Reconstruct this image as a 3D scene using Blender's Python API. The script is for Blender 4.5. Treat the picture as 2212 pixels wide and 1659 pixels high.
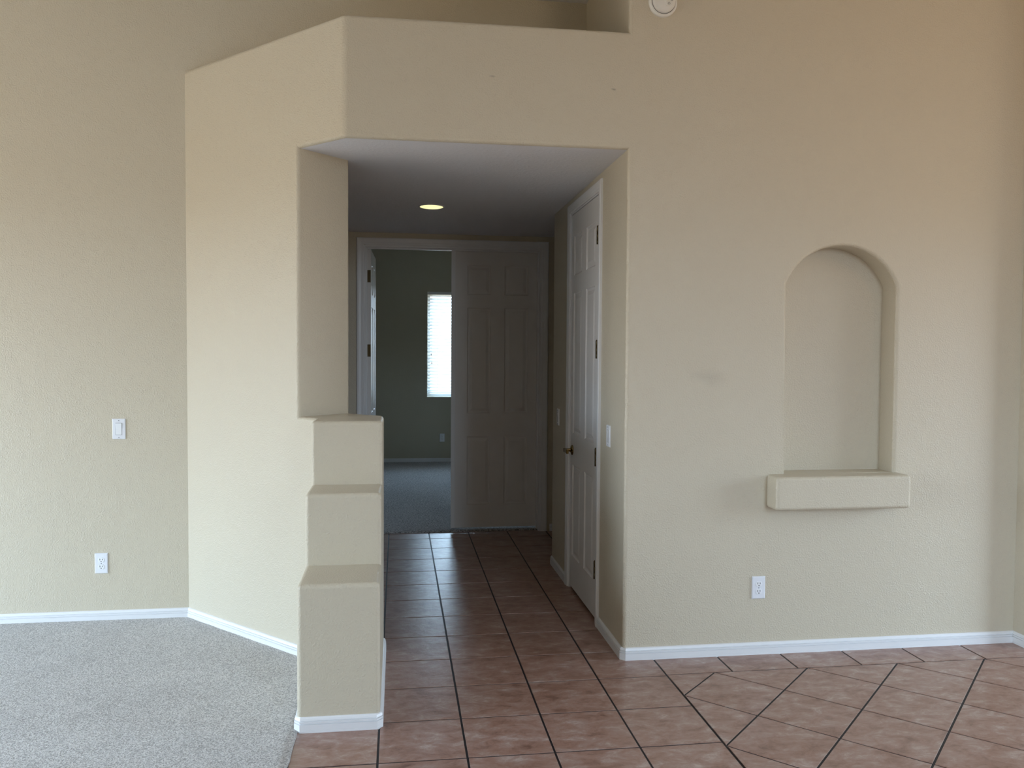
import bpy, bmesh, math, random
from mathutils import Vector, Matrix, noise as mnoise

for o in list(bpy.data.objects): bpy.data.objects.remove(o)
SC = bpy.context.scene
COL = SC.collection
PI = math.pi

# ------------------------------------------------------------------ measured room
D = 3.938; A = 1.1208; B = -0.2524; S = 2.5445; T = 3.1129; E_ = 0.939; G = 0.2377; L = 1.214; TH = 0.2386
ZC = 3.64; XR = 3.288; YR = 3.83; WL = -0.402; WR = -0.070
YL = D + E_                       # plane of the left wall
FAR = 6.96                        # far wall of the hall, hall side
BACK = 11.55                      # bedroom back wall
XW = -5.8; XE = 6.2; YB = -3.2    # left, right and rear walls of the living room
HC = 5.86                         # where the hall widens to the right

# ------------------------------------------------------------------ camera
cd = bpy.data.cameras.new('camera'); cam = bpy.data.objects.new('camera', cd); COL.objects.link(cam)
cd.sensor_fit = 'HORIZONTAL'; cd.sensor_width = 36.0; cd.lens = 1764.85 / 2212 * 36
cd.clip_start = 0.05; cd.clip_end = 100
yaw, pit, rol = 0.13902, 0.035675, 0.00629
F = Vector((math.sin(yaw)*math.cos(pit), math.cos(yaw)*math.cos(pit), -math.sin(pit)))
R = Vector((math.cos(yaw), -math.sin(yaw), 0)); U = R.cross(F)
R2 = math.cos(rol)*R + math.sin(rol)*U; U2 = -math.sin(rol)*R + math.cos(rol)*U
M = Matrix(((R2.x, U2.x, -F.x, 0), (R2.y, U2.y, -F.y, 0), (R2.z, U2.z, -F.z, 1.53), (0, 0, 0, 1)))
cam.matrix_world = M
SC.camera = cam

# ------------------------------------------------------------------ world: cool sky above, warm desert ground below
w = bpy.data.worlds.new('World'); SC.world = w; w.use_nodes = True
nt = w.node_tree; nt.nodes.clear()
tc = nt.nodes.new('ShaderNodeTexCoord'); sep = nt.nodes.new('ShaderNodeSeparateXYZ')
cr = nt.nodes.new('ShaderNodeValToRGB'); bg = nt.nodes.new('ShaderNodeBackground'); wo = nt.nodes.new('ShaderNodeOutputWorld')
mr = nt.nodes.new('ShaderNodeMapRange'); mr.inputs['From Min'].default_value = -1; mr.inputs['From Max'].default_value = 1
nt.links.new(tc.outputs['Generated'], sep.inputs[0]); nt.links.new(sep.outputs['Z'], mr.inputs['Value'])
nt.links.new(mr.outputs[0], cr.inputs[0]); nt.links.new(cr.outputs[0], bg.inputs[0]); nt.links.new(bg.outputs[0], wo.inputs[0])
e = cr.color_ramp.elements
e[0].position = 0.0; e[0].color = (0.31, 0.25, 0.18, 1)
e[1].position = 1.0; e[1].color = (0.8, 1.15, 1.6, 1)
x = e.new(0.49); x.color = (0.31, 0.25, 0.18, 1)
x = e.new(0.52); x.color = (0.80, 0.96, 1.14, 1)
x = e.new(0.66); x.color = (0.92, 1.26, 1.65, 1)
bg.inputs['Strength'].default_value = 5.4

SC.view_settings.view_transform = 'Standard'; SC.view_settings.look = 'None'
SC.view_settings.gamma = 1; SC.view_settings.use_curve_mapping = False
SC.view_settings.exposure = 1.22

# daylight openings (x, y, z centre; size across, height; direction the light travels)
WIN = {'left':  ((XW, 2.3, 1.25), 3.9, 2.46, (1, 0, 0)),
       'right': ((XE, 2.45, 1.2), 1.6, 2.35, (-1, 0, 0)),
       'rear':  ((2.9, YB, 2.2), 1.4, 2.5, (0, 1, 0)),  # unseen opening, added as frontal fill
       'bed':   ((0.88, BACK + 0.10, 1.67), 0.94, 1.48, (0, -1, 0)),
       'bedside': ((3.0, 9.2, 1.45), 0.45, 0.6, (-1, 0, 0))}
for k, (c, sx, sz, d) in WIN.items():
    ld = bpy.data.lights.new('portal_' + k, 'AREA'); ld.shape = 'RECTANGLE'; ld.size = sx; ld.size_y = sz
    ld.cycles.is_portal = True
    lo = bpy.data.objects.new('portal_' + k, ld); COL.objects.link(lo)
    lo.rotation_euler = Vector(d).to_track_quat('-Z', 'Z' if False else 'Y').to_euler()
    q = Vector((0, 0, 1))
    dv = Vector(d); xx = q.cross(-dv); m3 = Matrix((xx, q, -dv)).transposed()
    lo.matrix_world = Matrix.Translation(Vector(c)) @ m3.to_4x4()
# unseen warm spot without a fixture, added to tint the upper right wall
ld = bpy.data.lights.new('warm_spot', 'SPOT'); ld.energy = 11; ld.color = (1.0, 0.56, 0.22); ld.spot_size = math.radians(75)
ld.spot_blend = 0.9; ld.shadow_soft_size = 0.06
lo = bpy.data.objects.new('warm_spot', ld); COL.objects.link(lo); lo.location = (3.9, 0.8, 3.55)
lo.rotation_euler = Vector((-0.22, 1, -0.06)).to_track_quat('-Z', 'Y').to_euler()

# ------------------------------------------------------------------ materials
def mat(name): 
    m = bpy.data.materials.new(name); m.use_nodes = True
    return m, m.node_tree, m.node_tree.nodes['Principled BSDF']
def N(nt, t, **kw):
    n = nt.nodes.new(t)
    for k, v in kw.items():
        if k in n.inputs: n.inputs[k].default_value = v
        else: setattr(n, k, v)
    return n
def flat(name, col, rough=0.5, metal=0.0, spec=0.5):
    m, nt, p = mat(name); p.inputs['Base Color'].default_value = (*col, 1); p.inputs['Roughness'].default_value = rough
    p.inputs['Metallic'].default_value = metal; p.inputs['Specular IOR Level'].default_value = spec
    return m
def paint(name, col, rough, scale, dist, spec=0.4, marks=()):
    m, nt, p = mat(name); g = N(nt, 'ShaderNodeNewGeometry')
    n1 = N(nt, 'ShaderNodeTexNoise', Scale=scale, Detail=3.0, Roughness=0.55)
    n2 = N(nt, 'ShaderNodeTexNoise', Scale=scale*0.22, Detail=1.0)
    nt.links.new(g.outputs['Position'], n1.inputs['Vector']); nt.links.new(g.outputs['Position'], n2.inputs['Vector'])
    ramp = N(nt, 'ShaderNodeValToRGB'); ramp.color_ramp.elements[0].position = 0.32; ramp.color_ramp.elements[1].position = 0.74
    nt.links.new(n1.outputs['Fac'], ramp.inputs[0])
    mul = N(nt, 'ShaderNodeMath', operation='MULTIPLY'); nt.links.new(ramp.outputs[0], mul.inputs[0]); nt.links.new(n2.outputs['Fac'], mul.inputs[1])
    b = N(nt, 'ShaderNodeBump', Strength=1.0, Distance=dist); nt.links.new(mul.outputs[0], b.inputs['Height'])
    nt.links.new(b.outputs[0], p.inputs['Normal'])
    n3 = N(nt, 'ShaderNodeTexNoise', Scale=1.3, Detail=2.0); nt.links.new(g.outputs['Position'], n3.inputs['Vector'])
    mx = N(nt, 'ShaderNodeMixRGB'); mx.inputs[1].default_value = (*[c*0.985 for c in col], 1); mx.inputs[2].default_value = (*[min(1, c*1.015) for c in col], 1)
    nt.links.new(n3.outputs['Fac'], mx.inputs[0]); last = mx.outputs[0]
    # scuffs: (x, z, half width, half height, strength) on the front wall plane
    for (sx, sz, hw, hh, st) in marks:
        vs = N(nt, 'ShaderNodeVectorMath', operation='SUBTRACT'); vs.inputs[1].default_value = (sx, D, sz)
        nt.links.new(g.outputs['Position'], vs.inputs[0])
        vd = N(nt, 'ShaderNodeVectorMath', operation='DIVIDE'); vd.inputs[1].default_value = (hw, 0.05, hh); nt.links.new(vs.outputs[0], vd.inputs[0])
        nn = N(nt, 'ShaderNodeTexNoise', Scale=0.9, Detail=4.0); nt.links.new(vd.outputs[0], nn.inputs['Vector'])
        ln = N(nt, 'ShaderNodeVectorMath', operation='LENGTH'); nt.links.new(vd.outputs[0], ln.inputs[0])
        ad = N(nt, 'ShaderNodeMath', operation='MULTIPLY_ADD'); ad.inputs[1].default_value = 1.6; nt.links.new(nn.outputs['Fac'], ad.inputs[0]); nt.links.new(ln.outputs['Value'], ad.inputs[2])
        rg = N(nt, 'ShaderNodeMapRange'); rg.inputs['From Min'].default_value = 0.8; rg.inputs['From Max'].default_value = 1.9
        rg.inputs['To Min'].default_value = st; rg.inputs['To Max'].default_value = 0; nt.links.new(ad.outputs[0], rg.inputs['Value'])
        mm = N(nt, 'ShaderNodeMixRGB'); mm.inputs[2].default_value = (0.12, 0.10, 0.08, 1)
        nt.links.new(rg.outputs[0], mm.inputs[0]); nt.links.new(last, mm.inputs[1]); last = mm.outputs[0]
    nt.links.new(last, p.inputs['Base Color'])
    p.inputs['Roughness'].default_value = rough; p.inputs['Specular IOR Level'].default_value = spec
    return m

WALLC = (0.60, 0.535, 0.41)
M_wall = paint('beige_wall_paint', WALLC, 0.40, 130, 0.0025, 0.5,
               marks=[(0.447, 2.862, 0.016, 0.006, 0.5), (1.045, 2.83, 0.014, 0.007, 0.6), (1.55, 1.42, 0.10, 0.05, 0.14)])
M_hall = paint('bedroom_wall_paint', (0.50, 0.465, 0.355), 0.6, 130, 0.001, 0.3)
M_ceil = paint('white_ceiling_paint', (0.80, 0.79, 0.80), 0.8, 60, 0.002, 0.2)
M_trim = flat('white_trim_paint', (0.78, 0.78, 0.78), 0.35)
M_door = paint('white_door_paint', (0.76, 0.74, 0.72), 0.38, 30, 0.0003, 0.5)
M_plate = flat('white_plastic', (0.80, 0.81, 0.84), 0.3)
M_recep = flat('white_receptacle_plastic', (0.86, 0.87, 0.88), 0.25)
M_dark = flat('dark_slot', (0.015, 0.015, 0.02), 0.6)
M_screw = flat('painted_screw', (0.35, 0.36, 0.38), 0.4, 0.5)
M_brass = flat('antique_brass', (0.28, 0.20, 0.08), 0.22, 1.0)
M_hinge = flat('dark_brass', (0.10, 0.075, 0.04), 0.3, 1.0)
M_grout = flat('dark_grout', (0.022, 0.020, 0.023), 0.5, 0, 0.35)
M_det = flat('detector_plastic', (0.76, 0.74, 0.68), 0.4)
M_frame = flat('window_vinyl', (0.7, 0.7, 0.7), 0.4)

def tile_material():
    m, nt, p = mat('terracotta_tile'); g = N(nt, 'ShaderNodeNewGeometry')
    at = N(nt, 'ShaderNodeAttribute', attribute_name='tile'); 
    mp = N(nt, 'ShaderNodeMapping'); mp.inputs['Scale'].default_value = (10.0, 17, 10)
    ad = N(nt, 'ShaderNodeVectorMath', operation='MULTIPLY_ADD'); ad.inputs[1].default_value = (7.3, 3.1, 1); 
    nt.links.new(at.outputs['Color'], ad.inputs[0]); nt.links.new(g.outputs['Position'], ad.inputs[2]); nt.links.new(ad.outputs[0], mp.inputs[0])
    n1 = N(nt, 'ShaderNodeTexNoise', Scale=1.0, Detail=8.0, Roughness=0.74, Distortion=0.4); nt.links.new(mp.outputs[0], n1.inputs['Vector'])
    r = N(nt, 'ShaderNodeValToRGB'); el = r.color_ramp.elements
    el[0].position = 0.30; el[0].color = (0.17, 0.088, 0.060, 1); el[1].position = 0.70; el[1].color = (0.50, 0.40, 0.35, 1)
    q = el.new(0.47); q.color = (0.315, 0.182, 0.135, 1); q = el.new(0.56); q.color = (0.35, 0.235, 0.188, 1)
    nt.links.new(n1.outputs['Fac'], r.inputs[0])
    n2 = N(nt, 'ShaderNodeTexNoise', Scale=0.35, Detail=2.0); nt.links.new(mp.outputs[0], n2.inputs['Vector'])
    mx = N(nt, 'ShaderNodeMixRGB', blend_type='MULTIPLY'); mx.inputs[0].default_value = 0.35
    r2 = N(nt, 'ShaderNodeValToRGB'); r2.color_ramp.elements[0].position = 0.3; r2.color_ramp.elements[0].color = (0.8, 0.62, 0.52, 1); r2.color_ramp.elements[1].color = (1.1, 1.1, 1.15, 1); r2.color_ramp.elements[1].position = 0.7
    nt.links.new(n2.outputs['Fac'], r2.inputs[0]); nt.links.new(r.outputs[0], mx.inputs[1]); nt.links.new(r2.outputs[0], mx.inputs[2])
    nt.links.new(mx.outputs[0], p.inputs['Base Color'])
    n3 = N(nt, 'ShaderNodeTexNoise', Scale=26.0, Detail=4.0, Roughness=0.6); nt.links.new(g.outputs['Position'], n3.inputs['Vector'])
    n4 = N(nt, 'ShaderNodeTexNoise', Scale=7.0, Detail=2.0); nt.links.new(g.outputs['Position'], n4.inputs['Vector'])
    mu = N(nt, 'ShaderNodeMath', operation='MULTIPLY_ADD'); mu.inputs[1].default_value = 0.8; nt.links.new(n4.outputs['Fac'], mu.inputs[0]); nt.links.new(n3.outputs['Fac'], mu.inputs[2])
    b = N(nt, 'ShaderNodeBump', Strength=1.0, Distance=0.0012); nt.links.new(mu.outputs[0], b.inputs['Height']); nt.links.new(b.outputs[0], p.inputs['Normal'])
    p.inputs['Roughness'].default_value = 0.32; p.inputs['Specular IOR Level'].default_value = 0.8
    return m
M_tile = tile_material()

def carpet_material(name, lo, hi, sc, dist):
    m, nt, p = mat(name); g = N(nt, 'ShaderNodeNewGeometry')
    n1 = N(nt, 'ShaderNodeTexNoise', Scale=sc, Detail=2.0, Roughness=0.6, Distortion=0.6); nt.links.new(g.outputs['Position'], n1.inputs['Vector'])
    n0 = N(nt, 'ShaderNodeTexNoise', Scale=2.2, Detail=3.0); nt.links.new(g.outputs['Position'], n0.inputs['Vector'])
    r = N(nt, 'ShaderNodeValToRGB'); el = r.color_ramp.elements
    el[0].position = 0.38; el[0].color = (*lo, 1); el[1].position = 0.60; el[1].color = (*hi, 1)
    nt.links.new(n1.outputs['Fac'], r.inputs[0])
    mx = N(nt, 'ShaderNodeMixRGB', blend_type='MULTIPLY'); mx.inputs[0].default_value = 0.5
    r2 = N(nt, 'ShaderNodeValToRGB'); r2.color_ramp.elements[0].position = 0.35; r2.color_ramp.elements[0].color = (0.82, 0.82, 0.82, 1); r2.color_ramp.elements[1].position = 0.65
    nt.links.new(n0.outputs['Fac'], r2.inputs[0]); nt.links.new(r.outputs[0], mx.inputs[1]); nt.links.new(r2.outputs[0], mx.inputs[2])
    nt.links.new(mx.outputs[0], p.inputs['Base Color'])
    b = N(nt, 'ShaderNodeBump', Strength=1.0, Distance=dist); nt.links.new(n1.outputs['Fac'], b.inputs['Height']); nt.links.new(b.outputs[0], p.inputs['Normal'])
    p.inputs['Roughness'].default_value = 0.95; p.inputs['Specular IOR Level'].default_value = 0.1
    p.inputs['Sheen Weight'].default_value = 0.3
    return m
M_carpet = carpet_material('cut_pile_carpet', (0.34, 0.32, 0.295), (0.74, 0.71, 0.67), 150.0, 0.008)
M_carpet2 = carpet_material('grey_pile_carpet', (0.17, 0.165, 0.16), (0.58, 0.56, 0.54), 75.0, 0.016)  # darker, stronger contrast: pile shading from low window light put into the colour

def slat_material():
    m, nt, p = mat('blind_vinyl'); nt.nodes.remove(p)
    d = N(nt, 'ShaderNodeBsdfDiffuse'); d.inputs['Color'].default_value = (0.8, 0.82, 0.84, 1)
    t = N(nt, 'ShaderNodeBsdfTranslucent'); t.inputs['Color'].default_value = (0.90, 0.95, 0.97, 1)
    mx = N(nt, 'ShaderNodeMixShader'); mx.inputs[0].default_value = 0.55
    nt.links.new(d.outputs[0], mx.inputs[1]); nt.links.new(t.outputs[0], mx.inputs[2])
    nt.links.new(mx.outputs[0], nt.nodes['Material Output'].inputs['Surface'])
    return m
M_slat = slat_material()
def glass_material():
    m, nt, p = mat('window_glass'); nt.nodes.remove(p)
    t = N(nt, 'ShaderNodeBsdfTransparent'); t.inputs['Color'].default_value = (0.93, 0.95, 0.95, 1)
    gl = N(nt, 'ShaderNodeBsdfGlossy'); gl.inputs['Roughness'].default_value = 0.02
    mx = N(nt, 'ShaderNodeMixShader'); mx.inputs[0].default_value = 0.06
    nt.links.new(t.outputs[0], mx.inputs[1]); nt.links.new(gl.outputs[0], mx.inputs[2])
    nt.links.new(mx.outputs[0], nt.nodes['Material Output'].inputs['Surface'])
    return m
M_glass = glass_material()
m, nt, p = mat('lamp_lens'); p.inputs['Base Color'].default_value = (0.9, 0.85, 0.6, 1)
p.inputs['Emission Color'].default_value = (1.0, 0.95, 0.46, 1); p.inputs['Emission Strength'].default_value = 0.46
M_lens = m

# ------------------------------------------------------------------ helpers
def link(name, me, mats, parent=None, smooth=False):
    o = bpy.data.objects.new(name, me); COL.objects.link(o)
    for mm in (mats if isinstance(mats, (list, tuple)) else [mats]): me.materials.append(mm)
    if parent: o.parent = parent
    if smooth:
        for f in me.polygons: f.use_smooth = True
    return o
def obj(name, bm, mats, parent=None, smooth=False):
    me = bpy.data.meshes.new(name); bmesh.ops.recalc_face_normals(bm, faces=bm.faces); bm.to_mesh(me); bm.free()
    return link(name, me, mats, parent, smooth)
def struct(o, label=None):
    o['kind'] = 'structure'
    if label: o['label'] = label
    return o
def tag(o, label, cat, group=None):
    o['label'] = label; o['category'] = cat
    if group: o['group'] = group
    return o
def empty(name, loc, rz=0):
    o = bpy.data.objects.new(name, None); COL.objects.link(o); o.location = loc; o.rotation_euler = (0, 0, rz)
    o.empty_display_size = 0.05
    return o
def copy_tree(o, parent=None):
    c = o.copy(); COL.objects.link(c); c.parent = parent
    for ch in [k for k in COL.objects if k.parent == o]: copy_tree(ch, c)
    return c
def box(bm, x0, x1, y0, y1, z0, z1, mi=0):
    vs = [bm.verts.new((x, y, z)) for x in (x0, x1) for y in (y0, y1) for z in (z0, z1)]
    fs = [bm.faces.new([vs[i] for i in f]) for f in ((0,1,3,2),(4,6,7,5),(0,4,5,1),(2,3,7,6),(0,2,6,4),(1,5,7,3))]
    for f in fs: f.material_index = mi
    return vs, fs
def bev(bm, w, seg=2):
    bmesh.ops.bevel(bm, geom=list(bm.edges), offset=w, segments=seg, profile=0.6, affect='EDGES')
def bbox(x0, x1, y0, y1, z0, z1, w=0.0, seg=2):
    bm = bmesh.new(); box(bm, x0, x1, y0, y1, z0, z1)
    if w: bmesh.ops.recalc_face_normals(bm, faces=bm.faces); bev(bm, w, seg)
    return bm
def prism(pts, z0, z1):
    bm = bmesh.new(); lo = [bm.verts.new((x, y, z0)) for x, y in pts]; hi = [bm.verts.new((x, y, z1)) for x, y in pts]
    bm.faces.new(lo[::-1]); bm.faces.new(hi); n = len(pts)
    for i in range(n): bm.faces.new((lo[i], lo[(i+1) % n], hi[(i+1) % n], hi[i]))
    bmesh.ops.recalc_face_normals(bm, faces=bm.faces)
    return bm
def prism_y(pts, y0, y1):
    bm = bmesh.new(); lo = [bm.verts.new((x, y0, z)) for x, z in pts]; hi = [bm.verts.new((x, y1, z)) for x, z in pts]
    bm.faces.new(lo[::-1]); bm.faces.new(hi); n = len(pts)
    for i in range(n): bm.faces.new((lo[i], lo[(i+1) % n], hi[(i+1) % n], hi[i]))
    bmesh.ops.recalc_face_normals(bm, faces=bm.faces)
    return bm
def lathe(bm, prof, seg=32, mi=0, axis='Z', org=(0, 0, 0), caps=True):
    """prof: (radius, height) pairs turned about the axis"""
    rings = []
    for r, h in prof:
        ring = []
        for i in range(seg):
            a = 2*PI*i/seg; c, s = r*math.cos(a), r*math.sin(a)
            p = (c, s, h) if axis == 'Z' else ((c, -h, s) if axis == 'Y' else (-h, c, s))
            ring.append(bm.verts.new((p[0]+org[0], p[1]+org[1], p[2]+org[2])))
        rings.append(ring)
    for a_, b_ in zip(rings, rings[1:]):
        for i in range(seg):
            f = bm.faces.new((a_[i], a_[(i+1) % seg], b_[(i+1) % seg], b_[i])); f.material_index = mi; f.smooth = True
    if caps:
        for rr in (rings[0], rings[-1]):
            f = bm.faces.new(rr); f.material_index = mi
def boolean(base, other, op):
    me = bpy.data.meshes.new('tmp'); other.to_mesh(me); other.free(); oo = bpy.data.objects.new('tmp', me); COL.objects.link(oo)
    md = base.modifiers.new('b', 'BOOLEAN'); md.operation = op; md.object = oo; md.solver = 'EXACT'
    dg = bpy.context.evaluated_depsgraph_get(); dg.update()
    new = bpy.data.meshes.new_from_object(base.evaluated_get(dg)); base.modifiers.clear()
    old = base.data; base.data = new; bpy.data.meshes.remove(old)
    bpy.data.objects.remove(oo); bpy.data.meshes.remove(me)

# ------------------------------------------------------------------ drywall mass: front wall, header, angled wall, stepped half wall
me0 = bpy.data.meshes.new('m')
pb = prism([(B, D), (XR+0.06, D), (XR+0.06, 7.06), (-1.9, 7.06), (-1.9, YL+0.06), (B-E_-0.06, YL+0.06)], -0.05, ZC + 0.05); pb.to_mesh(me0); pb.free()
core = bpy.data.objects.new('core', me0); COL.objects.link(core)
P3 = (B-G+TH-0.6, D+G+TH+0.6); YP = B+D+2*TH-WR; q_ = -2.05
boolean(core, prism([(A, D-1), (A, 7.3), (-2.2, 7.3), (-2.2, D-1)], T, ZC+0.3), 'DIFFERENCE')
boolean(core, prism([(WR, D-0.6), (A, D-0.6), (A, HC), (2.8, HC), (2.8, 7.2), (q_, 7.2), (q_, YP+WR-q_), (WR, YP)], -0.2, S), 'DIFFERENCE')
boolean(core, prism([(B-G-0.3, D+G-0.3), (B-G-0.1, 3.3), (0.2, 3.3), (0.2, 4.5), (B-G+TH+0.05, D+G+TH+0.05)], L, S), 'DIFFERENCE')
boolean(core, prism([(WL, 3.895), (WR, 3.895), (WR, 4.15), (WL, 4.15)], -0.05, L), 'UNION')
boolean(core, prism([(WL, 3.64), (WR, 3.64), (WR, 4.0), (WL, 4.0)], -0.05, 0.916), 'UNION')
boolean(core, prism([(WL, 3.335), (WR, 3.335), (WR, 3.8), (WL, 3.8)], -0.05, 0.600), 'UNION')
# arched niche
NX0, NX1, NZ0, NZS, NZT, ND = 1.961, 2.567, 0.928, 1.903, 2.102, 0.13
cx = (NX0+NX1)/2; hw = (NX1-NX0)/2; rise = NZT-NZS; Rr = (hw*hw+rise*rise)/(2*rise); cz = NZT-Rr; a0 = math.asin(hw/Rr)
arc = [(cx+Rr*math.sin(a0*(1-2*i/20)), cz+Rr*math.cos(a0*(1-2*i/20))) for i in range(21)]
boolean(core, prism_y([(NX0, NZ0), (NX1, NZ0)] + arc, D-0.1, D+ND), 'DIFFERENCE')
# closet door recess in the hall side
DY0, DY1, DZ = 4.500, 5.262, 2.442
boolean(core, bbox(A-0.1, A+0.125, DY0, DY1, -0.2, DZ+0.018), 'DIFFERENCE')
bm = bmesh.new(); bm.from_mesh(core.data)
bmesh.ops.remove_doubles(bm, verts=bm.verts, dist=1e-5)
bmesh.ops.dissolve_limit(bm, angle_limit=math.radians(0.6), verts=bm.verts, edges=bm.edges)
sel = []
for ed in bm.edges:
    if len(ed.link_faces) != 2 or not ed.is_convex or ed.calc_face_angle() < math.radians(30): continue
    p0, p1 = ed.verts[0].co, ed.verts[1].co; m_ = (p0+p1)/2
    if p0.z < -0.04 and p1.z < -0.04: continue
    if p0.z > ZC+0.04 and p1.z > ZC+0.04: continue
    if m_.x > 2.6 and m_.y > 4.1: continue
    if m_.y > 6.9 or m_.x < -1.5: continue
    if m_.x > A-0.01 and DY0-0.05 < m_.y < DY1+0.05: continue
    if m_.x < -1.2 or (m_.y > YL+0.04 and m_.x < A-0.05): continue
    if m_.x > 1.5 and abs(m_.z-NZ0) < 0.001: continue
    sel.append(ed)
bmesh.ops.bevel(bm, geom=sel, offset=0.019, segments=5, profile=0.5, affect='EDGES', clamp_overlap=True)
bw_ = prism([(XR, YR), (XE + 0.1, YR), (XE + 0.1, HC), (XR, HC)], -0.05, ZC + 0.05)
bmesh.ops.bevel(bw_, geom=[e_ for e_ in bw_.edges if all(abs(v.co.x-XR) < 1e-4 and abs(v.co.y-YR) < 1e-4 for v in e_.verts)], offset=0.019, segments=5, profile=0.5, affect='EDGES')
struct(obj('wall_right', bw_, M_wall), 'short beige wall return at the right edge')
# separate hall ceiling, stepped half wall
nrm = Vector((1, -1, 0)).normalized(); pt = Vector((B-G, D+G, 0)) + nrm*0.0004
bmesh.ops.bisect_plane(bm, geom=bm.verts[:]+bm.edges[:]+bm.faces[:], plane_co=pt, plane_no=nrm)
bm.normal_update()
half = [f for f in bm.faces if f.calc_center_median().z < L+0.003 and f.calc_center_median().x < A-0.1 and (f.calc_center_median()-pt).dot(nrm) > -1e-4]
ceil_f = [f for f in bm.faces if f.normal.z < -0.99 and abs(f.calc_center_median().z-S) < 0.003]
def split_out(bm, faces, name, mats):
    idx = set(f.index for f in faces)
    b2 = bm.copy(); b2.faces.ensure_lookup_table()
    bmesh.ops.delete(b2, geom=[f for f in b2.faces if f.index not in idx], context='FACES')
    me = bpy.data.meshes.new(name); b2.to_mesh(me); b2.free()
    return link(name, me, mats)
bm.faces.index_update()
oh = split_out(bm, half, 'wall_center', M_wall); oc = split_out(bm, ceil_f, 'ceiling', M_ceil)
bmesh.ops.delete(bm, geom=list(set(half) | set(ceil_f)), context='FACES')
me = bpy.data.meshes.new('wall_front'); bm.to_mesh(me); bm.free()
bpy.data.objects.remove(core)
of = link('wall_front', me, M_wall)
for o in (oh, of):
    for f in o.data.polygons: f.use_smooth = True
    md = o.modifiers.new('wn', 'WEIGHTED_NORMAL'); md.keep_sharp = True; md.weight = 100
    # concave / unbevelled corners stay sharp
    b3 = bmesh.new(); b3.from_mesh(o.data)
    for ed in b3.edges:
        ed.smooth = not (len(ed.link_faces) == 2 and ed.calc_face_angle() > math.radians(35))
    b3.to_mesh(o.data); b3.free()
struct(of, 'beige textured front wall with header, plant shelf and arched niche')
struct(oh, 'stepped beige half wall with rounded corners beside the hallway')
struct(oc, 'white painted hallway ceiling')

# ------------------------------------------------------------------ remaining shell
def wall_with_holes(name, ax, pos, th, u0, u1, z0, z1, holes, mats):
    """wall box on plane ax=pos..pos+th, spanning u, z, with rectangular openings"""
    us = sorted({u0, u1, *[h[0] for h in holes], *[h[1] for h in holes]}); zs = sorted({z0, z1, *[h[2] for h in holes], *[h[3] for h in holes]})
    bm = bmesh.new()
    solid = lambda i, j: 0 <= i < len(us)-1 and 0 <= j < len(zs)-1 and not any(h[0] <= (us[i]+us[i+1])/2 <= h[1] and h[2] <= (zs[j]+zs[j+1])/2 <= h[3] for h in holes)
    def v(d, u, z): return bm.verts.new((pos+d, u, z) if ax == 0 else (u, pos+d, z))
    for i in range(len(us)-1):
        for j in range(len(zs)-1):
            if not solid(i, j): continue
            a_, b_, c_, d_ = us[i], us[i+1], zs[j], zs[j+1]
            for d in (0, th): bm.faces.new([v(d, a_, c_), v(d, b_, c_), v(d, b_, d_), v(d, a_, d_)])
            if not solid(i-1, j): bm.faces.new([v(0, a_, c_), v(th, a_, c_), v(th, a_, d_), v(0, a_, d_)])
            if not solid(i+1, j): bm.faces.new([v(0, b_, c_), v(th, b_, c_), v(th, b_, d_), v(0, b_, d_)])
            if not solid(i, j-1): bm.faces.new([v(0, a_, c_), v(th, a_, c_), v(th, b_, c_), v(0, b_, c_)])
            if not solid(i, j+1): bm.faces.new([v(0, a_, d_), v(th, a_, d_), v(th, b_, d_), v(0, b_, d_)])
    bmesh.ops.remove_doubles(bm, verts=bm.verts, dist=1e-5)
    return struct(obj(name, bm, mats))
bm = bmesh.new(); box(bm, XW, B-E_, YL, YL+0.12, -0.05, ZC+0.05); box(bm, B-E_, A+0.02, YL, YL+0.12, T-0.02, ZC+0.05)
struct(obj('wall_left', bm, M_wall), 'beige textured wall behind the plant shelf and carpet')
def hole(k, ax):
    c, sx, sz, d = WIN[k]; u = c[1] if ax == 0 else c[0]
    return (u-sx/2, u+sx/2, c[2]-sz/2, c[2]+sz/2)
wall_with_holes('wall_west', 0, XW-0.15, 0.15, YB, YL+0.12, -0.05, ZC+0.05, [hole('left', 0)], M_wall)
wall_with_holes('wall_east', 0, XE, 0.15, YB, YR, -0.05, ZC+0.05, [hole('right', 0)], M_wall)
wall_with_holes('wall_rear', 1, YB-0.15, 0.15, XW-0.15, XE+0.15, -0.05, ZC+0.05, [hole('rear', 1)], M_wall)
bm = bmesh.new(); box(bm, XW-0.15, XE+0.15, YB-0.15, YL+0.12, ZC, ZC+0.1)
struct(obj('ceiling', bm, M_ceil), 'flat white ceiling over the living room')
# far wall of the hall with the double door opening
OX0, OX1, OZ = -0.281, 1.225, 2.440
wall_with_holes('wall_hall', 1, FAR, 0.115, -1.9, 2.7, -0.05, S+0.02, [(OX0, OX1, -0.05, OZ)], [M_wall])
bm = bmesh.new(); box(bm, -2.0, -1.9, YL+0.06, 7.06, -0.05, S+0.05); box(bm, 2.6, 2.7, HC-0.3, 7.06, -0.05, S+0.05)
struct(obj('wall_foyer', bm, M_wall))
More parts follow.
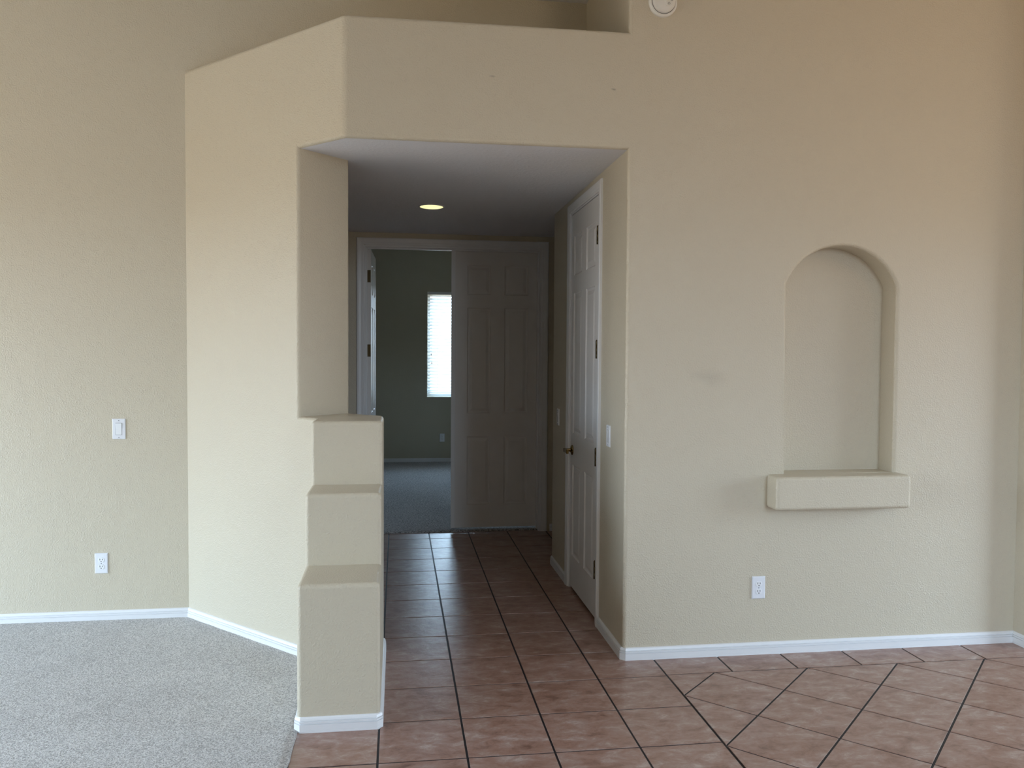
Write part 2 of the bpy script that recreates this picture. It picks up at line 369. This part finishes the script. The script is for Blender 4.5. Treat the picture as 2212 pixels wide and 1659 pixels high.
# bedroom
bw = WIN['bed']
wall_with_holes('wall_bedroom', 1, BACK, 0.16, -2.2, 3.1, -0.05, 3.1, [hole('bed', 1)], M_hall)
bm = bmesh.new(); box(bm, -2.3, -2.2, 7.075, 11.7, -0.05, 3.1); box(bm, -2.2, 3.1, 7.06, 7.076, S, 3.1)
box(bm, -2.3, OX0, 7.0755, 7.078, -0.05, S); box(bm, OX1, 3.1, 7.0755, 7.078, -0.05, S)
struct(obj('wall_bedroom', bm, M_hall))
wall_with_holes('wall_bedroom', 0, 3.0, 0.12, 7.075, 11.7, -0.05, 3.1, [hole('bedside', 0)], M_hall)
bm = bmesh.new(); box(bm, -2.3, 3.15, 7.06, 11.75, 3.05, 3.15); struct(obj('ceiling', bm, M_ceil), 'bedroom ceiling')

# ------------------------------------------------------------------ tiled floor: real tiles with cushioned edges over recessed grout
TS = 0.3381; GX, GY = -0.0733, 6.7615; BY, DX, BJ = 3.7297, 1.5212, 1.6132; X4 = GX+4*TS
random.seed(4)
def clip(poly, nx, ny, c):           # keep nx*x+ny*y <= c
    out = []
    for i in range(len(poly)):
        p, q = poly[i], poly[(i+1) % len(poly)]; dp = nx*p[0]+ny*p[1]-c; dq = nx*q[0]+ny*q[1]-c
        if dp <= 0: out.append(p)
        if dp*dq < 0:
            t = dp/(dp-dq); out.append((p[0]+t*(q[0]-p[0]), p[1]+t*(q[1]-p[1])))
    return out
def clip_rect(p, x0, x1, y0, y1):
    for a_ in ((-1, 0, -x0), (1, 0, x1), (0, -1, -y0), (0, 1, y1)):
        if p: p = clip(p, *a_)
    return p
polys = []
for i in range(-7, 10):
    for j in range(-2, 32):
        x0 = GX+i*TS; y1 = GY-j*TS; p = [(x0, y1-TS), (x0+TS, y1-TS), (x0+TS, y1), (x0, y1)]
        if y1 > D+0.2 and False: continue
        if y1 <= 3.75+TS*0.5:      # living room side: only up to the carpet and up to the diagonal field
            p = clip_rect(p, -0.405, X4, YB, 99)
        else:
            p = clip_rect(p, -1.95, 2.65, 0, 7.0)
            if y1-TS < D and p: 
                p = clip_rect(p, -0.405 if y1 < 4.2 else -1.95, X4 if y1-TS < D-0.05 else 2.65, 0, 7.0)
        if p and len(p) > 2: polys.append(p)
for i in range(-1, 16):
    x0 = BJ+i*TS; p = clip_rect([(x0, BY), (x0+TS, BY), (x0+TS, D+0.1), (x0, D+0.1)], X4, XE, BY, D+0.1)
    if p: polys.append(p)
h = TS*math.sqrt(2)/2
for i in range(-20, 40):
    for j in range(-4, 40):
        if (i+j) % 2 == 0: continue
        cx_, cy_ = DX+i*h, BY-j*h
        p = clip_rect([(cx_-h, cy_), (cx_, cy_-h), (cx_+h, cy_), (cx_, cy_+h)], X4, XE, YB, BY)
        if p and len(p) > 2: polys.append(p)
bm = bmesh.new(); cl = bm.loops.layers.float_color.new('tile')
def inset(poly, d):
    n = len(poly); out = []
    for i in range(n):
        a_, b_, c_ = Vector(poly[i-1]), Vector(poly[i]), Vector(poly[(i+1) % n])
        e1 = (b_-a_).normalized(); e2 = (c_-b_).normalized(); n1 = Vector((-e1.y, e1.x)); n2 = Vector((-e2.y, e2.x))
        k = 1+n1.dot(n2)
        if k < 0.05: return None
        out.append(b_+(n1+n2)*(d/k))
    return out
def area(p): return 0.5*sum(p[i][0]*p[(i+1) % len(p)][1]-p[(i+1) % len(p)][0]*p[i][1] for i in range(len(p)))
for p in polys:
    q = []
    for v in p:
        if not q or (Vector(v)-Vector(q[-1])).length > 1e-4: q.append(v)
    if (Vector(q[0])-Vector(q[-1])).length < 1e-4: q.pop()
    if len(q) < 3 or abs(area(q)) < 0.0006: continue
    if area(q) < 0: q = q[::-1]
    rings = []
    for d_, z_ in ((0.0042, -0.004), (0.0046, -0.0008), (0.0056, 0.0)):
        r_ = inset(q, d_)
        if r_ is None: rings = None; break
        rings.append([bm.verts.new((v.x, v.y, z_)) for v in r_])
    if not rings: continue
    c = (random.random(), random.random(), random.random(), 1); fs = [bm.faces.new(rings[-1])]
    for ra, rb in zip(rings, rings[1:]):
        for i in range(len(ra)): fs.append(bm.faces.new((ra[i], ra[(i+1) % len(ra)], rb[(i+1) % len(ra)], rb[i])))
    for f in fs:
        for l_ in f.loops: l_[cl] = c
for (x0, x1, y0, y1) in ((-0.405, XE, YB, 4.2), (-1.95, 2.65, 4.2, 7.0)):
    f = bm.faces.new([bm.verts.new((x, y, -0.0025)) for x, y in ((x0, y0), (x1, y0), (x1, y1), (x0, y1))]); f.material_index = 1
struct(obj('floor', bm, [M_tile, M_grout]), 'terracotta brown ceramic tile floor with dark grout')

# carpets: slab with a pile-like uneven edge and surface
def carpet(name, x0, x1, y0, y1, zt, res, label, edge=0.004, m=None):
    bm = bmesh.new(); nx = max(2, int((x1-x0)/res)); ny = max(2, int((y1-y0)/res)); g = []
    for i in range(nx+1):
        col = []
        for j in range(ny+1):
            x = x0+(x1-x0)*i/nx; y = y0+(y1-y0)*j/ny
            z = zt+0.0018*mnoise.noise(Vector((x*9, y*9, 0)))+0.0012*mnoise.noise(Vector((x*40, y*40, 3)))
            if i in (0, nx): x += edge*mnoise.noise(Vector((x*30, y*45, 5))); z -= 0.002
            if j in (0, ny): y += edge*mnoise.noise(Vector((x*45, y*30, 9))); z -= 0.002
            col.append(bm.verts.new((x, y, z)))
        g.append(col)
    for i in range(nx):
        for j in range(ny): bm.faces.new((g[i][j], g[i+1][j], g[i+1][j+1], g[i][j+1])).smooth = True
    rim = [g[i][0] for i in range(nx+1)]+[g[nx][j] for j in range(1, ny+1)]+[g[i][ny] for i in range(nx-1, -1, -1)]+[g[0][j] for j in range(ny-1, 0, -1)]
    lo = [bm.verts.new((v.co.x, v.co.y, -0.012)) for v in rim]
    for i in range(len(rim)): bm.faces.new((rim[i], lo[i], lo[(i+1) % len(rim)], rim[(i+1) % len(rim)]))
    me = bpy.data.meshes.new(name); bm.normal_update(); bm.to_mesh(me); bm.free()
    return struct(link(name, me, m or M_carpet), label)
carpet('floor', XW, -0.400, YB, YL+0.02, 0.010, 0.04, 'light grey beige cut pile carpet left of the half wall', 0.006)
carpet('floor', -2.25, 3.05, 6.995, BACK+0.02, 0.014, 0.03, 'grey bedroom carpet beyond the double door', 0.010, M_carpet2)

# ------------------------------------------------------------------ baseboards
PROF = [(0, -0.004), (0.0125, -0.004), (0.0125, 0.0075), (0.0115, 0.0085), (0.0125, 0.0095), (0.0125, 0.0330), (0.0070, 0.0340), (0.0070, 0.0370), (0.0122, 0.0385), (0.0120, 0.0440), (0.0065, 0.0450), (0.0065, 0.0480), (0.0105, 0.0495), (0.0075, 0.0575), (0.0045, 0.061), (0, 0.0622)]
def baseboard(name, pts, label, k=1.0):
    n = len(pts); P = [Vector(p) for p in pts]; bm = bmesh.new(); rows = []
    for i in range(n):
        ns = []
        if i > 0: d = (P[i]-P[i-1]).normalized(); ns.append(Vector((d.y, -d.x)))
        if i < n-1: d = (P[i+1]-P[i]).normalized(); ns.append(Vector((d.y, -d.x)))
        m_ = ns[0] if len(ns) == 1 else (ns[0]+ns[1])/(1+ns[0].dot(ns[1]))
        rows.append([bm.verts.new((P[i].x+m_.x*a_, P[i].y+m_.y*a_, z*k)) for a_, z in PROF])
    for ra, rb in zip(rows, rows[1:]):
        for i in range(len(PROF)-1): bm.faces.new((ra[i], rb[i], rb[i+1], ra[i+1]))
    bm.faces.new(rows[0]); bm.faces.new(rows[-1])
    return struct(obj(name, bm, M_trim), label)
c = 0.017
baseboard('baseboard_left', [(XW, YL), (B-E_, YL)], 'white grooved baseboard along the left wall')
baseboard('baseboard_left', [(B-E_, YL), (WL, B+D-WL)], 'white baseboard along the bright angled wall')
baseboard('baseboard_center', [(WL, B+D-WL), (WL, 3.335+c), (WL+c, 3.335), (WR-c, 3.335), (WR, 3.335+c), (WR, B+D+2*TH-WR-0.008), (WR-0.008, B+D+2*TH-WR), P3], 'white baseboard wrapping the stepped half wall')
baseboard('baseboard_front', [(A, 4.428), (A, D+c), (A+c, D), (XR, D), (XR, YR+c), (XR+c, YR), (XE, YR)], 'white grooved baseboard under the arched niche')
baseboard('baseboard_right', [(2.6, HC), (A+c, HC), (A, HC-c), (A, 5.336)], 'white baseboard past the side door')
baseboard('baseboard_back', [(1.311, FAR), (2.6, FAR)], 'white baseboard right of the double door')
baseboard('baseboard_back', [(-1.9, FAR), (-0.37, FAR)], 'white baseboard left of the double door')
baseboard('baseboard_bedroom', [(-2.2, BACK), (3.0, BACK)], 'white bedroom baseboard', 1.05)

# ------------------------------------------------------------------ door casings and jambs
CAS = [(0, 0.0), (0.0, 0.008), (0.006, 0.0105), (0.016, 0.0105), (0.022, 0.013), (0.040, 0.0155), (0.052, 0.0155), (0.058, 0.012), (0.060, 0.0)]  # (across from the opening, proud of wall)
def frame_trim(bm, u0, u1, zt, W, reveal=0.006):
    """casing around an opening u0..u1, top zt; W maps (u, d, z) to world"""
    path = [(u0-reveal, -0.0, (-1, 0)), (u0-reveal, zt+reveal, (-1, 1)), (u1+reveal, zt+reveal, (1, 1)), (u1+reveal, -0.0, (1, 0))]
    rows = [[bm.verts.new(W(u+n[0]*a_, d_, z+n[1]*a_)) for a_, d_ in CAS] for u, z, n in path]
    for ra, rb in zip(rows, rows[1:]):
        for i in range(len(CAS)-1): bm.faces.new((ra[i], rb[i], rb[i+1], ra[i+1]))
    bm.faces.new(rows[0]); bm.faces.new(rows[-1])
# side door: casing on plane x = A
bm = bmesh.new(); frame_trim(bm, DY0, DY1-0.004, DZ+0.0, lambda u, d, z: (A-d, u, z))
o1 = struct(obj('trim_1', bm, M_trim), 'white casing around the side door')
bm = bmesh.new()
box(bm, A-0.001, A+0.115, DY0-0.006, DY0+0.012, 0, DZ+0.012); box(bm, A-0.001, A+0.115, DY1-0.012, DY1+0.002, 0, DZ+0.012); box(bm, A-0.001, A+0.115, DY0+0.012, DY1-0.012, DZ-0.002, DZ+0.012)
box(bm, A+0.042, A+0.075, DY0+0.012, DY0+0.022, 0, DZ-0.002); box(bm, A+0.042, A+0.075, DY1-0.022, DY1-0.012, 0, DZ-0.002); box(bm, A+0.042, A+0.075, DY0+0.012, DY1-0.012, DZ-0.013, DZ-0.002)
obj('door_jamb', bm, M_trim, o1)
# double door: casing on plane y = FAR
bm = bmesh.new(); frame_trim(bm, OX0+0.004, OX1-0.004, OZ-0.004, lambda u, d, z: (u, FAR-d, z))
o2 = struct(obj('trim_2', bm, M_trim), 'white casing around the far double door')
bm = bmesh.new()
box(bm, OX0-0.002, OX0+0.014, FAR-0.001, FAR+0.116, 0, OZ); box(bm, OX1-0.014, OX1+0.002, FAR-0.001, FAR+0.116, 0, OZ); box(bm, OX0+0.014, OX1-0.014, FAR-0.001, FAR+0.116, OZ-0.014, OZ+0.002)
box(bm, OX0+0.014, OX0+0.026, FAR+0.036, FAR+0.070, 0, OZ-0.014); box(bm, OX1-0.026, OX1-0.014, FAR+0.036, FAR+0.070, 0, OZ-0.014); box(bm, OX0+0.026, OX1-0.026, FAR+0.036, FAR+0.070, OZ-0.026, OZ-0.014)
obj('door_jamb', bm, M_trim, o2)

# ------------------------------------------------------------------ six panel doors
def six_panel(w, h, t, z0, cols, rows):
    bm = bmesh.new()
    xs = [0]+[v for c_ in cols for v in c_]+[w]; zs = [0]+[v-z0 for r_ in rows for v in r_]+[h]
    prof = [(0, 0), (0.004, 0.0045), (0.010, 0.0075), (0.019, 0.0078), (0.040, 0.0025), (0.043, 0.0018)]
    for side in (0, 1):
        Y = lambda d: d if side == 0 else t-d
        for i in range(5):
            for j in range(7):
                x0, x1, y0, y1 = xs[i], xs[i+1], zs[j], zs[j+1]
                if i % 2 and j % 2:
                    rings = [[bm.verts.new(p) for p in ((x0+s, Y(d), y0+s), (x1-s, Y(d), y0+s), (x1-s, Y(d), y1-s), (x0+s, Y(d), y1-s))] for s, d in prof]
                    for ra, rb in zip(rings, rings[1:]):
                        for k in range(4): bm.faces.new((ra[k], ra[(k+1) % 4], rb[(k+1) % 4], rb[k]))
                    bm.faces.new(rings[-1])
                else: bm.faces.new([bm.verts.new(p) for p in ((x0, Y(0), y0), (x1, Y(0), y0), (x1, Y(0), y1), (x0, Y(0), y1))])
    for a_, b_ in (((0, 0), (0, h)), ((w, 0), (w, h)), ((0, 0), (w, 0)), ((0, h), (w, h))):
        bm.faces.new([bm.verts.new(p) for p in ((a_[0], 0, a_[1]), (b_[0], 0, b_[1]), (b_[0], t, b_[1]), (a_[0], t, a_[1]))])
    bmesh.ops.remove_doubles(bm, verts=bm.verts, dist=1e-5)
    return bm
ROWS = [(0.228, 0.822), (1.022, 1.932), (2.044, 2.297)]
LW = 0.735
# right leaf of the double door, closed
r1 = obj('door_1', six_panel(LW, OZ-0.046, 0.035, 0.030, [(0.118, 0.322), (0.440, 0.645)], ROWS), M_door)
struct(r1, 'closed right leaf of the far six panel double door'); r1.location = (OX1-0.016-LW, FAR+0.071, 0.030)
bm = bbox(-0.020, 0.014, -0.012, 0.0, 0, OZ-0.050, 0.002); obj('astragal', bm, M_trim, r1)
# left leaf, swung open into the bedroom
r2 = obj('door_2', six_panel(LW, OZ-0.046, 0.035, 0.024, [(0.090, 0.295), (0.413, 0.617)], ROWS), M_door)
struct(r2, 'open left leaf of the far six panel double door'); r2.location = (OX0+0.0545, FAR+0.100, 0.024); r2.rotation_euler = (0, 0, math.radians(88.3))
for z in (2.189, 1.559, 0.93, 0.26):
    bm = bbox(-0.0025, 0.0015, 0.002, 0.034, z-0.024-0.052, z-0.024+0.052, 0.001)
    hg = obj('hinge', bm, M_hinge, r2); bm = bmesh.new(); lathe(bm, [(0.006, -0.05), (0.006, 0.05)], 12, org=(-0.006, 0.036, z-0.024)); obj('hinge_pin', bm, M_hinge, hg)
# side door in the hall, hinged on the near side
SW = DY1-0.012-DY0-0.012-0.006
r3 = obj('door_3', six_panel(SW, DZ-0.002-0.003-0.020, 0.035, 0.020, [(0.066, 0.292), (0.408, 0.634)], ROWS), M_door)
struct(r3, 'closed white six panel side door in the hall'); r3.location = (A+0.004, DY1-0.012-0.003, 0.020); r3.rotation_euler = (0, 0, -PI/2)
# local x runs from the latch side (far) to the hinge side (near); local y points into the wall
for z in (2.205, 1.562, 0.950, 0.304):
    bm = bmesh.new(); lathe(bm, [(0.0082, -0.05), (0.0082, -0.018), (0.0070, -0.0175), (0.0082, -0.017), (0.0082, 0.017), (0.0070, 0.0175), (0.0082, 0.018), (0.0082, 0.05), (0.004, 0.056)], 14, org=(SW+0.001, -0.0090, z-0.02))
    hg = obj('hinge', bm, M_hinge, r3)
    obj('hinge_leaf', bbox(SW-0.030, SW+0.002, -0.0015, 0.0, z-0.02-0.05, z-0.02+0.05), M_brass, hg)
bm = bmesh.new(); lathe(bm, [(0.0, 0.0), (0.033, 0.0), (0.033, 0.004), (0.029, 0.009), (0.016, 0.012), (0.011, 0.016), (0.011, 0.046)], 28, axis='Y', org=(0.062, 0, 0.895), caps=False)
lev = obj('lever_handle', bm, M_brass, r3)
bm = bmesh.new()      # lever arm: rounded bar with a squared end, pointing to the hinge side
prev = None; secs = [(-0.012, 0.011, 0.012), (0.0, 0.011, 0.013), (0.03, 0.008, 0.011), (0.07, 0.007, 0.0105), (0.098, 0.0085, 0.0135), (0.104, 0.007, 0.012)]
for sx, ry, rz_ in secs:
    ring = [bm.verts.new((0.062+sx, -0.050+ry*max(-1, min(1, 1.25*math.cos(a_)))-0.004*math.sin(sx*20), 0.895+rz_*max(-1, min(1, 1.25*math.sin(a_)))-0.0*sx)) for a_ in [2*PI*k/16 for k in range(16)]]
    if prev:
        for k in range(16): bm.faces.new((prev[k], prev[(k+1) % 16], ring[(k+1) % 16], ring[k])).smooth = True
    else: bm.faces.new(ring)
    prev = ring
bm.faces.new(prev)
obj('lever', bm, M_brass, lev)

# ------------------------------------------------------------------ niche ledge
bm = bbox(1.873, 2.602, D-0.108, D, 0.757, 0.928); bmesh.ops.recalc_face_normals(bm, faces=bm.faces)
bm.edges.ensure_lookup_table()
sel = [e_ for e_ in bm.edges if not (e_.verts[0].co.y > D-1e-4 and e_.verts[1].co.y > D-1e-4)]
bmesh.ops.bevel(bm, geom=sel, offset=0.018, segments=5, profile=0.5, affect='EDGES')
# the sill inside the niche belongs to the same ledge
nl = obj('niche_ledge', bm, M_wall, None, True)
b3 = bmesh.new(); b3.from_mesh(nl.data)
for ed in b3.edges: ed.smooth = ed.calc_face_angle() < math.radians(35)
b3.to_mesh(nl.data); b3.free(); md = nl.modifiers.new('wn', 'WEIGHTED_NORMAL'); md.weight = 100; md.keep_sharp = True
tag(nl, 'thick beige plaster ledge with rounded edges under the arched wall niche', 'ledge')

# ------------------------------------------------------------------ wall plates (local: x across, z up, -y out of the wall)
PW, PH = 0.0715, 0.116
def plate_mesh(w, h, d=0.006):
    bm = bmesh.new(); c_ = 0.004
    r0 = [(-w/2, 0, -h/2), (w/2, 0, -h/2), (w/2, 0, h/2), (-w/2, 0, h/2)]
    rings = [[bm.verts.new((sx*(w/2-i_), -dd, sz*(h/2-i_))) for sx, sz in ((-1, -1), (1, -1), (1, 1), (-1, 1))] for i_, dd in ((0, 0), (0, 0.002), (0.002, 0.005), (0.0045, d))]
    for ra, rb in zip(rings, rings[1:]):
        for k in range(4): bm.faces.new((ra[k], ra[(k+1) % 4], rb[(k+1) % 4], rb[k]))
    bm.faces.new(rings[-1]); bm.faces.new(rings[0][::-1])
    return bm
def outlet():
    r = empty('electrical_outlet', (0, 0, 0)); obj('plate', plate_mesh(PW, PH), M_plate, r)
    for s in (-1, 1):
        zc = s*0.0195
        bm = bmesh.new(); pts = []
        for k in range(32):
            a_ = 2*PI*k/32; x_ = 0.0172*math.cos(a_); z_ = max(-0.0138, min(0.0138, 0.0172*math.sin(a_))); pts.append((x_, z_))
        rg = [[bm.verts.new((x_*q, -yy, zc+z_*q)) for x_, z_ in pts] for q, yy in ((1.0, 0.005), (1.0, 0.0072), (0.94, 0.0078))]
        for ra, rb in zip(rg, rg[1:]):
            for k in range(32): bm.faces.new((ra[k], ra[(k+1) % 32], rb[(k+1) % 32], rb[k]))
        bm.faces.new(rg[-1])
        for sx, hh in ((-1, 0.0046), (1, 0.0037)): box(bm, sx*0.0064-0.0014, sx*0.0064+0.0014, -0.0081, -0.0075, zc+0.0035-hh, zc+0.0035+hh, 1)
        nv = [bm.verts.new((0.0027*math.cos(2*PI*k/12), -0.0081, zc-0.0075+0.0027*math.sin(2*PI*k/12))) for k in range(12)]
        bm.faces.new(nv).material_index = 1
        obj('receptacle', bm, [M_recep, M_dark], r)
    bm = bmesh.new(); lathe(bm, [(0.0032, 0.004), (0.0032, 0.0066), (0.002, 0.0072)], 12, axis='Y'); obj('screw', bm, M_screw, r)
    return r
def rocker_switch():
    r = empty('light_switch', (0, 0, 0)); bm = plate_mesh(PW, PH); 
    obj('plate', bm, M_plate, r)
    # dark joint round the paddle, then the tilted paddle
    bm = bbox(-0.0175, 0.0175, -0.0064, -0.004, -0.034, 0.034); obj('switch_frame', bm, M_screw, r)
    bm = bmesh.new(); hw_, hh = 0.0160, 0.0325; ys = {1: 0.0115, 0: 0.0075, -1: 0.0075}
    sec = [(hh, 0.0115), (0.0, 0.0078), (-hh, 0.0068)]
    f_ = [[bm.verts.new((sx*hw_, -y_, z_)) for sx in (-1, 1)] for z_, y_ in sec]; b_ = [[bm.verts.new((sx*hw_, -0.004, z_)) for sx in (-1, 1)] for z_, y_ in sec]
    for i in range(2):
        bm.faces.new((f_[i][0], f_[i][1], f_[i+1][1], f_[i+1][0]))
        for s in (0, 1): bm.faces.new((f_[i][s], b_[i][s], b_[i+1][s], f_[i+1][s]))
    bm.faces.new((f_[0][0], b_[0][0], b_[0][1], f_[0][1])); bm.faces.new((f_[2][0], b_[2][0], b_[2][1], f_[2][1]))
    obj('rocker', bm, M_recep, r)
    for z in (0.048, -0.048):
        bm = bmesh.new(); lathe(bm, [(0.0031, 0.004), (0.0031, 0.0065), (0.002, 0.0072)], 12, axis='Y', org=(0, 0, z)); obj('screw', bm, M_screw, r)
    return r
o = outlet()
spots = [((-1.664, YL, 0.333), 0, 'white duplex outlet low on the wall above the carpet'),
         ((1.834, D, 0.345), 0, 'white duplex outlet below the arched niche, above the tile floor'),
         ((0.622, BACK, 0.353), 0, 'small white outlet on the bedroom wall under the blind')]
for i, (loc, rz, lb) in enumerate(spots):
    t_ = o if i == 0 else copy_tree(o)
    t_.location = loc; t_.rotation_euler = (0, 0, rz); tag(t_, lb, 'outlet', 'white duplex wall outlets')
o = rocker_switch()
spots = [((-1.562, YL, 1.097), 0, 'white rocker switch alone on the left wall above the carpet'),
         ((A, 4.252, 1.099), -PI/2, 'white rocker switch on the hall wall between corner and side door'),
         ((A, 5.640, 1.095), -PI/2, 'shaded rocker switch beyond the side door, near the double door')]
for i, (loc, rz, lb) in enumerate(spots):
    t_ = o if i == 0 else copy_tree(o)
    t_.location = loc; t_.rotation_euler = (0, 0, rz); tag(t_, lb, 'light switch', 'white rocker light switches')

# ------------------------------------------------------------------ smoke detector, cut by the top of the frame
sd = empty('smoke_detector', (1.286, D, 3.262)); tag(sd, 'round white smoke detector high on the front wall', 'smoke detector')
bm = bmesh.new(); lathe(bm, [(0.0715, 0.0), (0.0715, 0.010), (0.069, 0.015), (0.0605, 0.019), (0.0585, 0.017)], 64, axis='Y', caps=False); obj('mounting_base', bm, M_det, sd)
bm = bmesh.new(); lathe(bm, [(0.0590, 0.012), (0.0590, 0.0175), (0.0570, 0.0178)], 64, axis='Y', caps=False); obj('vent_gap', bm, M_dark, sd)
bm = bmesh.new(); lathe(bm, [(0.0570, 0.014), (0.0570, 0.027), (0.0545, 0.033), (0.040, 0.038), (0.02, 0.040), (0.0005, 0.0405)], 64, axis='Y', caps=False)
cv = obj('cover', bm, M_det, sd)
bm = bmesh.new(); n = 40; rr = []
ct, st = math.cos(math.radians(-38)), math.sin(math.radians(-38))
def ell(rx, rz_, y_): 
    out = []
    for k in range(n):
        a_ = 2*PI*k/n; u, v = rx*math.cos(a_), rz_*math.sin(a_); out.append(bm.verts.new((0.025+u*ct-v*st, -y_, -0.004+u*st+v*ct)))
    return out
rr = [ell(0.0175, 0.031, 0.030), ell(0.0175, 0.031, 0.0385), ell(0.0150, 0.028, 0.0415), ell(0.010, 0.020, 0.0420)]
for ra, rb in zip(rr, rr[1:]):
    for k in range(n): bm.faces.new((ra[k], ra[(k+1) % n], rb[(k+1) % n], rb[k])).smooth = True
bm.faces.new(rr[-1]); bt = obj('test_button', bm, M_det, sd)
bm = bmesh.new()
for i in range(-2, 3):
    for j in range(-2, 3):
        if i*i+j*j > 5.5: continue
        x_, z_ = 0.0330+0.0036*i, 0.006+0.0036*j
        vs, fs = box(bm, x_-0.0014, x_+0.0014, -0.0428, -0.0405, z_-0.0014, z_+0.0014)
        bmesh.ops.rotate(bm, verts=vs, cent=(x_, 0, z_), matrix=Matrix.Rotation(math.radians(45), 3, 'Y'))
obj('sounder_grille', bm, M_dark, bt)
bm = bmesh.new(); pts = [(-0.0048, -0.0055), (0.0048, -0.0052), (0.0052, -0.0005), (0.0012, 0.0032), (0.0, 0.0034), (-0.0012, 0.0032), (-0.0052, -0.0005)]
for i in range(len(pts)):
    p_, q_ = Vector((pts[i][0], 0, pts[i][1])), Vector((pts[(i+1) % len(pts)][0], 0, pts[(i+1) % len(pts)][1]))
    d_ = (q_-p_).normalized(); nn_ = Vector((-d_.z, 0, d_.x))*0.0008; off = Vector((0.0190, -0.0426, -0.0160))
    bm.faces.new([bm.verts.new(v+off) for v in (p_-nn_-d_*0.0004, q_-nn_+d_*0.0004, q_+nn_+d_*0.0004, p_+nn_-d_*0.0004)])
off = Vector((0.0190, -0.0426, -0.0160)); bm.faces.new([bm.verts.new(Vector(v)+off) for v in ((-0.0007, 0, 0.0034), (0.0007, 0, 0.0034), (0.0007, 0, 0.0062), (-0.0007, 0, 0.0062))])
obj('button_symbol', bm, flat('grey_print', (0.12, 0.11, 0.10), 0.6), bt)

# ------------------------------------------------------------------ recessed hall light
rl = empty('recessed_light', (0.228, 5.672, S)); tag(rl, 'round lit recessed light glowing pale yellow in the hallway ceiling', 'ceiling light')
bm = bmesh.new(); lathe(bm, [(0.092, 0.001), (0.092, -0.003), (0.088, -0.005), (0.079, -0.004), (0.078, 0.001)], 48, caps=False); obj('trim_ring', bm, M_ceil, rl)
bm = bmesh.new(); lathe(bm, [(0.079, -0.0035), (0.074, -0.006), (0.04, -0.009), (0.0005, -0.010)], 48, caps=False); obj('lens', bm, M_lens, rl)

# ------------------------------------------------------------------ bedroom window and blind
c, sx, sz, d = bw; X0, X1, Z0, Z1 = c[0]-sx/2, c[0]+sx/2, c[2]-sz/2, c[2]+sz/2
bm = bmesh.new()
for (a_, b_, e_, f_) in ((X0, X0+0.045, Z0, Z1), (X1-0.045, X1, Z0, Z1), (X0+0.045, X1-0.045, Z0, Z0+0.045), (X0+0.045, X1-0.045, Z1-0.045, Z1)): box(bm, a_, b_, BACK+0.105, BACK+0.155, e_, f_)
wn = struct(obj('window_1', bm, M_frame), 'narrow bright bedroom window with white frame')
bm = bmesh.new(); box(bm, X0+0.04, X1-0.04, BACK+0.128, BACK+0.132, Z0+0.04, Z1-0.04); obj('window_glass', bm, M_glass, wn)
bl = empty('window_blind', (c[0], BACK+0.055, Z0)); tag(bl, 'closed white horizontal slat blind in the bedroom window', 'blind')
W2 = sx/2-0.008
bm = bbox(-W2, W2, -0.028, 0.028, sz-0.040, sz-0.001, 0.002); obj('headrail', bm, M_trim, bl)
bm = bbox(-W2, W2, -0.022, 0.022, 0.052, 0.070, 0.004); obj('bottom_rail', bm, M_slat, bl)
ns = 30; zt = sz-0.052; zb = 0.092; tilt = math.radians(43)
def slat_bm():
    bm = bmesh.new(); k = 6; top = []; bot = []
    for i in range(k+1):
        u = -0.025+0.05*i/k; cz_ = 0.0035*(1-(2*i/k-1)**2)
        y_, z_ = u*math.cos(tilt)-cz_*math.sin(tilt), u*math.sin(tilt)+cz_*math.cos(tilt)
        nyy, nzz = -math.sin(tilt)*0.0012, math.cos(tilt)*0.0012
        top.append([bm.verts.new((s*W2, y_+nyy, z_+nzz)) for s in (-1, 1)]); bot.append([bm.verts.new((s*W2, y_-nyy, z_-nzz)) for s in (-1, 1)])
    for i in range(k):
        bm.faces.new((top[i][0], top[i][1], top[i+1][1], top[i+1][0])); bm.faces.new((bot[i][0], bot[i+1][0], bot[i+1][1], bot[i][1]))
    for s in (0, 1): bm.faces.new([t[s] for t in top]+[b[s] for b in reversed(bot)])
    bm.faces.new((top[0][0], top[0][1], bot[0][1], bot[0][0])); bm.faces.new((top[-1][0], top[-1][1], bot[-1][1], bot[-1][0]))
    return bm
s0 = obj('slat', slat_bm(), M_slat, bl)
for i in range(ns):
    s_ = s0 if i == 0 else s0.copy()
    if i: COL.objects.link(s_)
    s_.location = (0, 0, zb+(zt-zb)*i/(ns-1)); s_.rotation_euler = (math.radians(random.uniform(-3, 3)), 0, 0)
for xx_ in (-W2+0.135, W2-0.135):
    bm = bmesh.new(); lathe(bm, [(0.0012, 0.06), (0.0012, sz-0.03)], 6, org=(xx_, -0.020, 0)); obj('ladder_cord', bm, M_trim, bl)
for xx_, zz in ((-W2+0.048, 0.595), (-W2+0.058, 0.480)):
    bm = bmesh.new(); lathe(bm, [(0.0010, zz), (0.0010, sz-0.03)], 6, org=(xx_, -0.032, 0)); cdd = obj('pull_cord', bm, M_trim, bl)
    bm = bmesh.new(); lathe(bm, [(0.002, zz+0.018), (0.005, zz+0.012), (0.0065, zz-0.012), (0.002, zz-0.016)], 10, org=(xx_, -0.032, 0)); obj('tassel', bm, M_screw, cdd)
